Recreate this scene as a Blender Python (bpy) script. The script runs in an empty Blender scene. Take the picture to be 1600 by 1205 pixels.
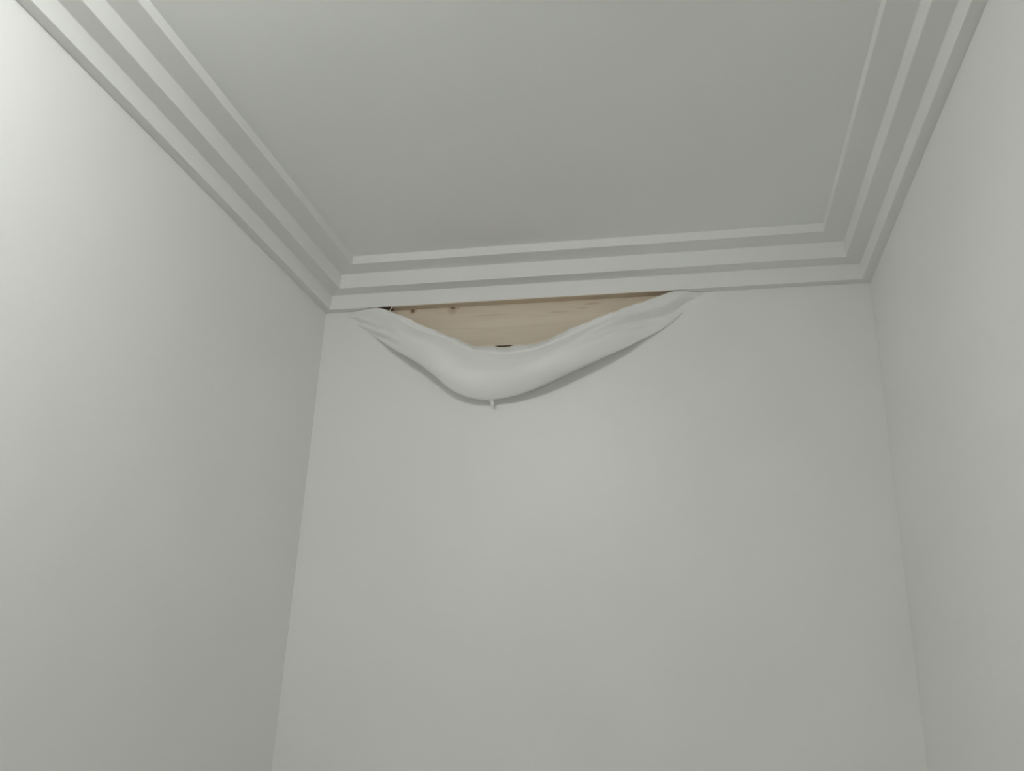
import bpy, bmesh, math, random
from mathutils import Vector, Matrix
random.seed(4)
S = bpy.context.scene
COL = S.collection

# ---------------------------------------------------------------- camera, world, exposure
D = 2.2            # distance from the camera to the back wall
EYE = 1.55         # camera height
cam_data = bpy.data.cameras.new('camera')
cam = bpy.data.objects.new('camera', cam_data)
COL.objects.link(cam)
cam_data.sensor_fit = 'HORIZONTAL'
cam_data.sensor_width = 36.0
cam_data.lens = 36.0 * 1320.77 / 1600.0
cam_data.clip_start = 0.02
_r = Vector((0.97819129, 0.20466077, 0.03543672))
_u = Vector((0.03568099, -0.3336496, 0.94202166))
_f = Vector((-0.20461833, 0.92021297, 0.33367564))
cam.matrix_world = Matrix(((_r.x, _u.x, -_f.x, 0.0), (_r.y, _u.y, -_f.y, 0.0),
                           (_r.z, _u.z, -_f.z, EYE), (0, 0, 0, 1)))
S.camera = cam

world = bpy.data.worlds.new('world')
S.world = world
world.use_nodes = True
world.node_tree.nodes['Background'].inputs[0].default_value = (0.02, 0.02, 0.02, 1)
world.node_tree.nodes['Background'].inputs[1].default_value = 1.0

S.view_settings.view_transform = 'Standard'
S.view_settings.look = 'None'
S.view_settings.exposure = 0.0
S.view_settings.gamma = 1.0
S.view_settings.use_curve_mapping = False
S.cycles.max_bounces = 10
S.cycles.diffuse_bounces = 9      # small white room: light is mostly interreflected

LAMP_POS = (-0.55, 0.36)        # ceiling lamp, ahead of the camera and above the frame
LAMP_STRENGTH = 55.0
LAMP_COLOR = (0.985, 1.0, 0.98)

# ---------------------------------------------------------------- room dimensions
XL, XR = -1.0826, 0.4882        # left and right walls
YB = -1.5                       # wall behind the camera
ZB = 2.6049                     # lower edge of the cornice
P = (0.0249, 0.0684, 0.1274)    # projections of the three cornice steps
H = (0.0469, 0.0939, 0.1201)    # heights of the three cornice steps
ZC = ZB + H[2]                  # ceiling

# ---------------------------------------------------------------- materials
def principled(name, color, rough=0.5, spec=0.5):
    m = bpy.data.materials.new(name)
    m.use_nodes = True
    b = m.node_tree.nodes['Principled BSDF']
    b.inputs['Base Color'].default_value = (*color, 1)
    b.inputs['Roughness'].default_value = rough
    b.inputs['Specular IOR Level'].default_value = spec
    return m, m.node_tree, b

def painted(name, color, rough, spec, tone=0.012):
    """Smooth paint with a faint cloudy unevenness of tone."""
    m, t, b = principled(name, color, rough, spec)
    co = t.nodes.new('ShaderNodeTexCoord')
    n1 = t.nodes.new('ShaderNodeTexNoise')
    n1.inputs['Scale'].default_value = 2.4
    n1.inputs['Detail'].default_value = 1
    t.links.new(co.outputs['Object'], n1.inputs['Vector'])
    r = t.nodes.new('ShaderNodeValToRGB')
    lo = [max(0, c - tone) for c in color]
    hi = [min(1, c + tone) for c in color]
    r.color_ramp.elements[0].position = 0.3
    r.color_ramp.elements[1].position = 0.7
    r.color_ramp.elements[0].color = (*lo, 1)
    r.color_ramp.elements[1].color = (*hi, 1)
    t.links.new(n1.outputs['Fac'], r.inputs['Fac'])
    t.links.new(r.outputs['Color'], b.inputs['Base Color'])
    return m

WALL = (0.865, 0.867, 0.850)
M_WALL = painted('wall_paint', WALL, 0.42, 0.5)
M_FILM = painted('paint_skin', WALL, 0.42, 0.5)
M_TRIM = painted('cornice_paint', (0.855, 0.86, 0.845), 0.5, 0.4)
M_CEIL = painted('ceiling_paint', (0.905, 0.912, 0.905), 0.6, 0.35)
M_EDGE, _, _ = principled('torn_edge_cream', (0.83, 0.78, 0.68), 0.7, 0.3)

def wood(name, c_lo, c_hi, knots, scale=1.0):
    m, t, b = principled(name, c_hi, 0.62, 0.3)
    co = t.nodes.new('ShaderNodeTexCoord')
    mp = t.nodes.new('ShaderNodeMapping')
    mp.inputs['Scale'].default_value = (1.6 * scale, 12 * scale, 26 * scale)
    t.links.new(co.outputs['Object'], mp.inputs['Vector'])
    n = t.nodes.new('ShaderNodeTexNoise')
    n.inputs['Scale'].default_value = 1.6
    n.inputs['Detail'].default_value = 6
    n.inputs['Roughness'].default_value = 0.6
    n.inputs['Distortion'].default_value = 0.7
    t.links.new(mp.outputs['Vector'], n.inputs['Vector'])
    r = t.nodes.new('ShaderNodeValToRGB')
    r.color_ramp.elements[0].position = 0.32
    r.color_ramp.elements[1].position = 0.62
    r.color_ramp.elements[0].color = (*c_lo, 1)
    r.color_ramp.elements[1].color = (*c_hi, 1)
    t.links.new(n.outputs['Fac'], r.inputs['Fac'])
    last = r.outputs['Color']
    for (kx, kz, rx, rz, col, amt) in knots:
        sub = t.nodes.new('ShaderNodeVectorMath'); sub.operation = 'SUBTRACT'
        sub.inputs[1].default_value = (kx, 0, kz)
        t.links.new(co.outputs['Object'], sub.inputs[0])
        mul = t.nodes.new('ShaderNodeVectorMath'); mul.operation = 'MULTIPLY'
        mul.inputs[1].default_value = (1 / rx, 0, 1 / rz)
        t.links.new(sub.outputs[0], mul.inputs[0])
        ln = t.nodes.new('ShaderNodeVectorMath'); ln.operation = 'LENGTH'
        t.links.new(mul.outputs[0], ln.inputs[0])
        mr = t.nodes.new('ShaderNodeMapRange'); mr.interpolation_type = 'SMOOTHSTEP'
        mr.inputs['From Min'].default_value = 0.35
        mr.inputs['From Max'].default_value = 1.15
        mr.inputs['To Min'].default_value = amt
        mr.inputs['To Max'].default_value = 0
        t.links.new(ln.outputs['Value'], mr.inputs['Value'])
        mx = t.nodes.new('ShaderNodeMixRGB')
        mx.inputs['Color2'].default_value = (*col, 1)
        t.links.new(mr.outputs[0], mx.inputs['Fac'])
        t.links.new(last, mx.inputs['Color1'])
        last = mx.outputs['Color']
    t.links.new(last, b.inputs['Base Color'])
    return m

KN = (0.20, 0.13, 0.08)
KR = (0.50, 0.37, 0.25)
M_PINE = wood('bare_pine', (0.70, 0.605, 0.485), (0.775, 0.68, 0.56), [
    (-0.804, 2.5985, 0.014, 0.013, KR, 0.7), (-0.804, 2.5985, 0.007, 0.0075, KN, 0.9),
    (-0.680, 2.5970, 0.018, 0.019, KR, 0.6), (-0.679, 2.6015, 0.009, 0.006, KN, 0.9),
    (-0.662, 2.5985, 0.003, 0.003, KN, 0.7),
    (-0.264, 2.5900, 0.030, 0.004, KR, 0.55), (-0.290, 2.5780, 0.020, 0.003, KR, 0.4),
    (-0.360, 2.5700, 0.035, 0.004, KR, 0.35), (-0.560, 2.5720, 0.060, 0.004, KR, 0.3)])
M_PINE2 = wood('bare_pine_underside', (0.72, 0.61, 0.48), (0.80, 0.70, 0.57), [])
M_STUD = wood('dark_stud', (0.20, 0.14, 0.11), (0.29, 0.22, 0.18), [])
M_FLOOR, _, _ = principled('floor_tile', (0.40, 0.39, 0.37), 0.35, 0.5)
M_ADDED_DOOR = wood('added_door_wood', (0.16, 0.10, 0.06), (0.24, 0.15, 0.09), [])
M_METAL, _, _ = principled('lamp_base_white', (0.85, 0.85, 0.85), 0.4, 0.5)

# ---------------------------------------------------------------- helpers
def link(name, verts, faces, mat, parent=None, smooth=False):
    me = bpy.data.meshes.new(name)
    me.from_pydata([tuple(v) for v in verts], [], faces)
    bm = bmesh.new(); bm.from_mesh(me)
    bmesh.ops.remove_doubles(bm, verts=bm.verts, dist=1e-6)
    bmesh.ops.recalc_face_normals(bm, faces=bm.faces)
    bm.to_mesh(me); bm.free()
    me.materials.append(mat)
    for p in me.polygons:
        p.use_smooth = smooth
    o = bpy.data.objects.new(name, me)
    COL.objects.link(o)
    if parent:
        o.parent = parent
    return o

def slab(name, a, b, mat, parent=None):
    x0, y0, z0 = a; x1, y1, z1 = b
    v = [(x0, y0, z0), (x1, y0, z0), (x1, y1, z0), (x0, y1, z0),
         (x0, y0, z1), (x1, y0, z1), (x1, y1, z1), (x0, y1, z1)]
    f = [(0, 3, 2, 1), (4, 5, 6, 7), (0, 1, 5, 4), (1, 2, 6, 5), (2, 3, 7, 6), (3, 0, 4, 7)]
    return link(name, v, f, mat, parent)

def tag(o, label, cat=None, group=None, kind=None):
    o['label'] = label
    if cat: o['category'] = cat
    if group: o['group'] = group
    if kind: o['kind'] = kind
    return o

def structure(o, label, cat):
    return tag(o, label, cat, kind='structure')

def interp(pts, x, k):
    """Monotone (Hermite) interpolation of column k of pts over column 0."""
    n = len(pts)
    if x <= pts[0][0]: return pts[0][k]
    if x >= pts[-1][0]: return pts[-1][k]
    def slope(i):
        if i == 0 or i == n - 1: 
            j = 0 if i == 0 else n - 2
            return (pts[j + 1][k] - pts[j][k]) / (pts[j + 1][0] - pts[j][0])
        a = (pts[i][k] - pts[i - 1][k]) / (pts[i][0] - pts[i - 1][0])
        b = (pts[i + 1][k] - pts[i][k]) / (pts[i + 1][0] - pts[i][0])
        return 0.5 * (a + b)
    for i in range(n - 1):
        if pts[i][0] <= x <= pts[i + 1][0]:
            h = pts[i + 1][0] - pts[i][0]; t = (x - pts[i][0]) / h
            m0, m1 = slope(i) * h, slope(i + 1) * h
            return ((2*t**3 - 3*t*t + 1) * pts[i][k] + (t**3 - 2*t*t + t) * m0
                    + (-2*t**3 + 3*t*t) * pts[i + 1][k] + (t**3 - t*t) * m1)

def sstep(a, b, x):
    t = min(1, max(0, (x - a) / (b - a)))
    return t * t * (3 - 2 * t)

# ---------------------------------------------------------------- curves of the loosened paint skin (x, z, distance off the wall)
TOP = [(-1.035, 2.6005, -0.0012), (-1.005, 2.6035, 0.0015), (-0.955, 2.604, 0.013), (-0.9057, 2.602, 0.0245), (-0.8582, 2.5842, 0.029),
       (-0.7963, 2.5524, 0.039), (-0.7468, 2.5241, 0.046), (-0.6713, 2.4884, 0.052), (-0.628, 2.4679, 0.053), (-0.5932, 2.4514, 0.053),
       (-0.5707, 2.4492, 0.053), (-0.552, 2.449, 0.053), (-0.5334, 2.4477, 0.053), (-0.5203, 2.4442, 0.053), (-0.5055, 2.4431, 0.053),
       (-0.4871, 2.4439, 0.053), (-0.4707, 2.4482, 0.053), (-0.4342, 2.4479, 0.053), (-0.4144, 2.4508, 0.052), (-0.3877, 2.459, 0.05),
       (-0.3382, 2.4843, 0.046), (-0.2673, 2.5162, 0.04), (-0.1608, 2.5572, 0.031), (-0.0721, 2.5882, 0.0245), (-0.0349, 2.6018, 0.021),
       (0.0, 2.6042, 0.013), (0.03, 2.604, 0.004), (0.055, 2.601, -0.0012)]
BOTTOM = [(-1.035, 2.59, -0.0012), (-1.01, 2.577, -0.001), (-0.9873, 2.5635, 0.0), (-0.9241, 2.5251, 0.0106), (-0.8738, 2.4855, 0.0278),
          (-0.8345, 2.4565, 0.0422), (-0.7804, 2.4218, 0.0557), (-0.7464, 2.3989, 0.0605), (-0.6984, 2.362, 0.0605), (-0.6605, 2.3301, 0.0547),
          (-0.6194, 2.3085, 0.0442), (-0.5893, 2.3013, 0.0374), (-0.5533, 2.297, 0.0336), (-0.5277, 2.2986, 0.0336), (-0.4798, 2.304, 0.0374),
          (-0.4375, 2.314, 0.0432), (-0.3882, 2.3305, 0.0509), (-0.3052, 2.3672, 0.0538), (-0.2498, 2.3928, 0.049), (-0.1826, 2.426, 0.0365),
          (-0.1552, 2.4422, 0.0278), (-0.1143, 2.4688, 0.0154), (-0.0732, 2.4924, 0.0077), (-0.0305, 2.5247, 0.0038), (0.009, 2.5604, -0.0005),
          (0.055, 2.592, -0.0012)]
VALLEY = [(-0.86, 2.580), (-0.7789, 2.5226), (-0.6787, 2.485), (-0.6002, 2.4493), (-0.5431, 2.4367), (-0.5056, 2.433),
          (-0.4502, 2.4363), (-0.3954, 2.4473), (-0.3411, 2.468), (-0.251, 2.5042), (-0.1614, 2.5403), (-0.0724, 2.5742),
          (-0.03, 2.592)]

# ---------------------------------------------------------------- the room
SKIN = 0.003
def make_back_wall():
    """Thin wall lining with the opening that the fallen paint skin left under the cornice."""
    x0, x1 = -0.900, -0.040
    xs = [XL] + [x0 + (x1 - x0) * i / 60 for i in range(60)] + [x1, XR]
    def low(x):
        if x <= x0 or x >= x1: return ZB + 0.004
        tz, bz = interp(TOP, x, 1), interp(BOTTOM, x, 1)
        e = min(sstep(x0, x0 + 0.07, x), sstep(0, 0.07, x1 - x))
        return min(ZB + 0.004, tz - e * 0.22 * (tz - bz) - 0.002)
    v, f = [], []
    for i in range(len(xs) - 1):
        a, b = xs[i], xs[i + 1]
        la, lb = low(a), low(b)
        n = len(v)
        v += [(a, D, 0), (b, D, 0), (b, D, lb), (a, D, la), (a, D + SKIN, 0), (b, D + SKIN, 0), (b, D + SKIN, lb), (a, D + SKIN, la)]
        f += [(n, n+1, n+2, n+3), (n+5, n+4, n+7, n+6), (n+3, n+2, n+6, n+7)]
    n = len(v)                                   # the strip above, behind the cornice
    v += [(XL, D, ZB + 0.004), (XR, D, ZB + 0.004), (XR, D, ZC), (XL, D, ZC)]
    f += [(n, n+1, n+2, n+3)]
    return link('wall_back', v, f, M_WALL)

structure(make_back_wall(), 'white painted far wall with the torn opening under the cornice', 'wall')
structure(slab('wall_left', (XL - 0.1, YB, 0), (XL, D + 0.16, ZC), M_WALL), 'white painted wall on the left side', 'wall')
structure(slab('wall_right', (XR, YB, 0), (XR + 0.1, D + 0.16, ZC), M_WALL), 'white painted wall on the right side', 'wall')
structure(slab('wall_front', (XL - 0.1, YB - 0.1, 0), (XR + 0.1, YB, ZC), M_WALL), 'white painted wall behind the viewer', 'wall')
structure(slab('wall_cavity', (XL, D + 0.10, 0), (XR, D + 0.16, ZC), M_STUD), 'dark backing of the cavity behind the torn wall', 'wall')
structure(slab('floor', (XL - 0.1, YB - 0.1, -0.1), (XR + 0.1, D + 0.16, 0), M_FLOOR), 'grey tiled floor below the frame', 'floor')
structure(slab('ceiling', (XL - 0.1, YB - 0.1, ZC), (XR + 0.1, D + 0.16, ZC + 0.1), M_CEIL), 'plain white painted ceiling', 'ceiling')

# unseen brown door, added to cut the bounce light on the right
door = slab('added_door_1', (XR - 0.035, -1.30, 0.0), (XR - 0.001, -0.35, 2.08), M_ADDED_DOOR)
structure(door, 'added brown wooden door, unseen behind the viewer, dimming the bounce on the right', 'door')
for z0, z1 in ((0.15, 0.95), (1.10, 1.95)):
    slab('added_door_panel', (XR - 0.043, -1.18, z0), (XR - 0.034, -0.47, z1), M_ADDED_DOOR, door)

# ---------------------------------------------------------------- stepped cornice
def soft(poly, r=0.0022, n=3):
    """Round the projecting and re-entrant corners of an open profile."""
    out = [poly[0]]
    for i in range(1, len(poly) - 1):
        p, a, b = Vector(poly[i]), Vector(poly[i - 1]), Vector(poly[i + 1])
        d1, d2 = (a - p).normalized(), (b - p).normalized()
        q1, q2 = p + d1 * r, p + d2 * r
        for k in range(n + 1):
            t = k / n
            out.append(tuple(q1 * (1 - t)**2 + p * 2 * t * (1 - t) + q2 * t * t))
    out.append(poly[-1])
    return out

PROFILE = soft([(0, 0), (P[0], 0), (P[0], H[0]), (P[1], H[0]), (P[1], H[1]), (P[2], H[1]), (P[2], H[2])])

def cornice(name, pt):
    """pt(end, projection) gives the plan position at the two mitred ends."""
    v, f = [], []
    n = len(PROFILE)
    for e in (0, 1):
        for (p, h) in PROFILE:
            x, y = pt(e, p); v.append((x, y, ZB + h))
        x, y = pt(e, 0); v.append((x, y, ZC))
    m = n + 1
    for i in range(m):
        j = (i + 1) % m
        f.append((i, j, m + j, m + i))
    f.append(tuple(range(m))); f.append(tuple(range(2 * m - 1, m - 1, -1)))
    o = link(name, v, f, M_TRIM)
    for p in o.data.polygons: p.use_smooth = True
    o.data.set_sharp_from_angle(angle=math.radians(40))
    return o

c_left = cornice('trim_1', lambda e, p: (XL + p, (YB + p) if e == 0 else (D - p)))
c_back = cornice('trim_2', lambda e, p: ((XL + p) if e == 0 else (XR - p), D - p))
c_right = cornice('trim_3', lambda e, p: (XR - p, (D - p) if e == 0 else (YB + p)))
c_front = cornice('trim_4', lambda e, p: ((XR - p) if e == 0 else (XL + p), YB + p))
structure(c_left, 'white stepped cornice along the left wall', 'cornice')
structure(c_back, 'white stepped cornice over the torn opening', 'cornice')
structure(c_right, 'white stepped cornice along the right wall', 'cornice')
structure(c_front, 'white stepped cornice on the wall behind the viewer', 'cornice')
# bare wood where the paint came away from the underside of the cornice
tip = slab('bare_wood_strip', (-0.905, D - P[0] + 0.0012, ZB - 0.0012), (-0.8635, D + 0.0045, ZB + 0.0002), M_STUD, c_back)  # darker brown piece at the left end of the strip
tip['label'] = 'dark brown wooden end of the cornice underside'
strip = slab('bare_wood_strip', (-0.863, D - P[0] + 0.0012, ZB - 0.0012), (-0.034, D + 0.0045, ZB + 0.0002), M_PINE2, c_back)
strip['label'] = 'unpainted wooden underside of the cornice'

# ---------------------------------------------------------------- wood behind the opening
BZ = 2.4733
bv = [(-0.869, D + 0.004, BZ + 0.0006), (0.06, D + 0.004, BZ - 0.0012), (0.06, D + 0.004, ZB + 0.05), (-0.869, D + 0.004, ZB + 0.05)]
bv += [(x, D + 0.026, z) for (x, y, z) in bv]
board = link('wooden_board', bv, [(0, 1, 2, 3), (7, 6, 5, 4), (0, 4, 5, 1), (1, 5, 6, 2), (2, 6, 7, 3), (3, 7, 4, 0)], M_PINE)
tag(board, 'bare pale pine board with knots exposed above the sagging paint skin', 'board')
stud = slab('wooden_stud', (-0.985, D + 0.030, 2.0), (-0.85, D + 0.095, ZB + 0.06), M_STUD)
tag(stud, 'dark brown wood at the left tip of the opening', 'stud')

# ---------------------------------------------------------------- the sagging skin of paint
skin = bpy.data.objects.new('sagging_paint_skin', None)
skin.location = (-0.53, D, 2.30)
COL.objects.link(skin)
tag(skin, 'loose white paint skin sagging in a pouch from the wall under the cornice', 'paint skin')

CREASES = [  # polyline (x, z), depth, width, fade at start and end
    ([(-1.0042, 2.5851), (-0.963, 2.5638), (-0.91, 2.540), (-0.87, 2.523)], 0.0060, 0.0055, 0.2, 0.5),
    ([(-0.985, 2.560), (-0.9183, 2.5235), (-0.876, 2.5010), (-0.8236, 2.468), (-0.79, 2.449)], 0.0075, 0.0055, 0.15, 0.5),
    ([(0.040, 2.590), (0.001, 2.5697), (-0.0557, 2.538), (-0.1618, 2.5091), (-0.2688, 2.4566), (-0.3225, 2.4322)], 0.0105, 0.011, 0.15, 0.35),
    ([(0.000, 2.5600), (-0.0737, 2.5158), (-0.1621, 2.4782), (-0.2509, 2.4384)], 0.0020, 0.007, 0.2, 0.6),
]
def crease(x, z):
    d = 0.0
    for pts, depth, w, fa, fb in CREASES:
        L = [0.0]
        for i in range(len(pts) - 1):
            L.append(L[-1] + math.dist(pts[i], pts[i + 1]))
        best, bt = 1e9, 0
        for i in range(len(pts) - 1):
            ax, az = pts[i]; bx, bz = pts[i + 1]
            dx, dz = bx - ax, bz - az
            t = max(0, min(1, ((x - ax) * dx + (z - az) * dz) / (dx * dx + dz * dz)))
            q = math.hypot(x - ax - t * dx, z - az - t * dz)
            if q < best: best, bt, side = q, (L[i] + t * (L[i + 1] - L[i])) / L[-1], z - az - t * dz
        fade = sstep(0, fa, bt) * sstep(0, fb, 1 - bt)
        d += depth * fade * math.exp(-(best / w) ** 2)
        if side > 0:                              # the fold stands proud just above its crease
            d -= 0.8 * depth * fade * math.exp(-((best - 2 * w) / (1.3 * w)) ** 2)
    return d

def spline(ctrl, n):
    """Catmull-Rom through ctrl (tuples), n samples per span."""
    out = []
    c = [tuple(2 * a - b for a, b in zip(ctrl[0], ctrl[1]))] + list(ctrl) + [tuple(2 * a - b for a, b in zip(ctrl[-1], ctrl[-2]))]
    for i in range(1, len(c) - 2):
        for k in range(n):
            t = k / n
            out.append(tuple(0.5 * (2 * p1 + (p2 - p0) * t + (2*p0 - 5*p1 + 4*p2 - p3) * t*t + (3*p1 - p0 - 3*p2 + p3) * t**3)
                             for p0, p1, p2, p3 in zip(c[i-1], c[i], c[i+1], c[i+2])))
    out.append(tuple(ctrl[-1]))
    return out

NX = 260
X0, X1 = TOP[0][0], TOP[-1][0]
rows = []
edge_pts = []
for i in range(NX + 1):
    x = X0 + (X1 - X0) * i / NX
    tz, to = interp(TOP, x, 1), interp(TOP, x, 2)
    bz, bo = interp(BOTTOM, x, 1), interp(BOTTOM, x, 2)
    inside = sstep(-0.90, -0.84, x) * sstep(0.04, 0.10, -x)
    jag = inside * 0.0014 * (math.sin(x * 173) * 0.5 + math.sin(x * 391 + 1.3) * 0.35 + math.sin(x * 77 + 0.5) * 0.5)
    mid = math.exp(-((x + 0.50) / 0.15) ** 2)
    tz += jag * (1 - 0.8 * mid)
    hgt = tz - bz
    vz = min(interp(VALLEY, x, 1), tz - 0.006)
    vo = to - 0.003 * inside - 0.013 * mid * inside
    vfr = (tz - vz) / hgt if hgt > 1e-4 else 0.1
    vfr = vfr * inside + 0.15 * (1 - inside)
    vz = tz - vfr * hgt
    rem = vz - bz
    # fullness of the pouch: further off the wall than both edges in the middle
    full = max(bo, 0.0)
    over = sstep(0.008, 0.035, bo)                 # overhang of the lower fold
    mx = max(bo * (1.22 + 0.45 * mid), max(vo, 0) * (1.10 - 0.25 * sstep(-0.25, -0.05, x)) * inside)   # furthest reach of the pouch
    mx = mx * (0.35 + 0.65 * inside) + (1 - inside) * max(vo, bo, 0) * 0.65
    m1 = (vz - rem * 0.13, vo * 0.55 + mx * 0.45)
    m2 = (vz - rem * 0.34, vo * 0.10 + mx * 0.90)
    m3 = (vz - rem * (0.58 - 0.10 * mid), mx * (0.62 + 0.38 * over) + bo * 0.38 * (1 - over))
    m4 = (vz - rem * (0.83 - 0.05 * mid), bo + (mx - bo) * (0.35 + (0.40 - 0.05 * mid) * over))
    b0 = (bz, bo)
    a1 = (bz + over * 0.006 + (1 - over) * 0.0005, bo * 0.60 - 0.0004)
    a2 = (bz + over * 0.022, -0.0012)
    prof = spline([(tz, to), (vz, vo), m1, m2, m3, m4, b0, a1, a2], 7)
    row = []
    for (z, o) in prof:
        c = crease(x, z) * (1 if o > 0 else 0)
        o2 = o - min(c, max(o + 0.0006, 0)) if c > 0 else o - c
        row.append((x, D - o2, z))
    rows.append(row)
    if x >= -0.905 and x <= -0.034:
        edge_pts.append(row[0])

nv = len(rows[0])
verts = [Vector(p) - skin.location for r in rows for p in r]
faces = [(i * nv + j, (i + 1) * nv + j, (i + 1) * nv + j + 1, i * nv + j + 1) for i in range(NX) for j in range(nv - 1)]
sheet = link('sheet', verts, faces, M_FILM, skin, smooth=True)

def tube(name, pts, rad, mat, parent, sides=8):
    v, f = [], []
    n = len(pts)
    for i, p in enumerate(pts):
        p = Vector(p)
        d = (Vector(pts[min(i + 1, n - 1)]) - Vector(pts[max(i - 1, 0)])).normalized()
        up = Vector((0, 1, 0)) if abs(d.y) < 0.9 else Vector((1, 0, 0))
        s = d.cross(up).normalized(); w = s.cross(d).normalized()
        r = rad(i / (n - 1)) if callable(rad) else rad
        for k in range(sides):
            a = 2 * math.pi * k / sides
            v.append(p + (s * math.cos(a) + w * math.sin(a)) * r - parent.location)
    for i in range(n - 1):
        for k in range(sides):
            f.append((i * sides + k, i * sides + (k + 1) % sides, (i + 1) * sides + (k + 1) % sides, (i + 1) * sides + k))
    f.append(tuple(range(sides))); f.append(tuple(range((n - 1) * sides, n * sides)))
    return link(name, v, f, mat, parent, smooth=True)

e = tube('torn_edge', edge_pts, lambda t: 0.0015 * min(1, 0.35 + 4 * min(t, 1 - t)), M_EDGE, skin)
e['label'] = 'torn cream edge of the paint skin'
d_ = tube('drip', [(-0.5456, 2.178, 2.3107), (-0.5424, 2.178, 2.3011), (-0.5392, 2.178, 2.2915), (-0.5371, 2.178, 2.2839), (-0.5349, 2.178, 2.2763)],
          lambda t: 0.0035 * (1 - t) ** 3 + 0.0044 * (1 - max(0, (t - 0.8) / 0.2) ** 2) + 0.0008, M_FILM, skin, 12)
d_['label'] = 'short hanging drip of paint'
s_ = tube('strand', [(-0.8590, D - 0.0252, 2.6050), (-0.8605, D - 0.0268, 2.5990), (-0.8630, D - 0.0285, 2.5915), (-0.8668, D - 0.0295, 2.5835)],
          0.0013, M_EDGE, skin)
s_['label'] = 'thin white strand of paint bridging the gap'

# ---------------------------------------------------------------- ceiling lamp (above the frame)
def lathe(name, prof, mat, parent, seg=40):
    v, f = [], []
    for (r, z) in prof:
        for k in range(seg):
            a = 2 * math.pi * k / seg
            v.append((LAMP_SX * r * math.cos(a), LAMP_SY * r * math.sin(a), z))
    for i in range(len(prof) - 1):
        for k in range(seg):
            f.append((i * seg + k, i * seg + (k + 1) % seg, (i + 1) * seg + (k + 1) % seg, (i + 1) * seg + k))
    return link(name, v, f, mat, parent, smooth=True)

LAMP_SX, LAMP_SY = 1.6, 0.45      # oval fitting, its long side facing the far wall
lamp = bpy.data.objects.new('ceiling_lamp', None)
lamp.location = (LAMP_POS[0], LAMP_POS[1], ZC)
lamp.rotation_euler = (0, 0, math.radians(26))
COL.objects.link(lamp)
tag(lamp, 'oval white ceiling lamp with a glowing diffuser above the frame', 'lamp')
M_GLOW = bpy.data.materials.new('lamp_glow')
M_GLOW.use_nodes = True
nt = M_GLOW.node_tree
nt.nodes.clear()
em = nt.nodes.new('ShaderNodeEmission')
em.inputs['Color'].default_value = (*LAMP_COLOR, 1)
em.inputs['Strength'].default_value = LAMP_STRENGTH
mo = nt.nodes.new('ShaderNodeOutputMaterial')
nt.links.new(em.outputs[0], mo.inputs['Surface'])
lathe('lamp_base', [(0.0, 0.0), (0.115, 0.0), (0.12, -0.006), (0.12, -0.050), (0.11, -0.054), (0.0, -0.054)], M_METAL, lamp)
lathe('diffuser', [(0.100, -0.0545), (0.128, -0.062), (0.131, -0.080), (0.124, -0.098), (0.100, -0.110), (0.06, -0.117), (0.001, -0.120)], M_GLOW, lamp)
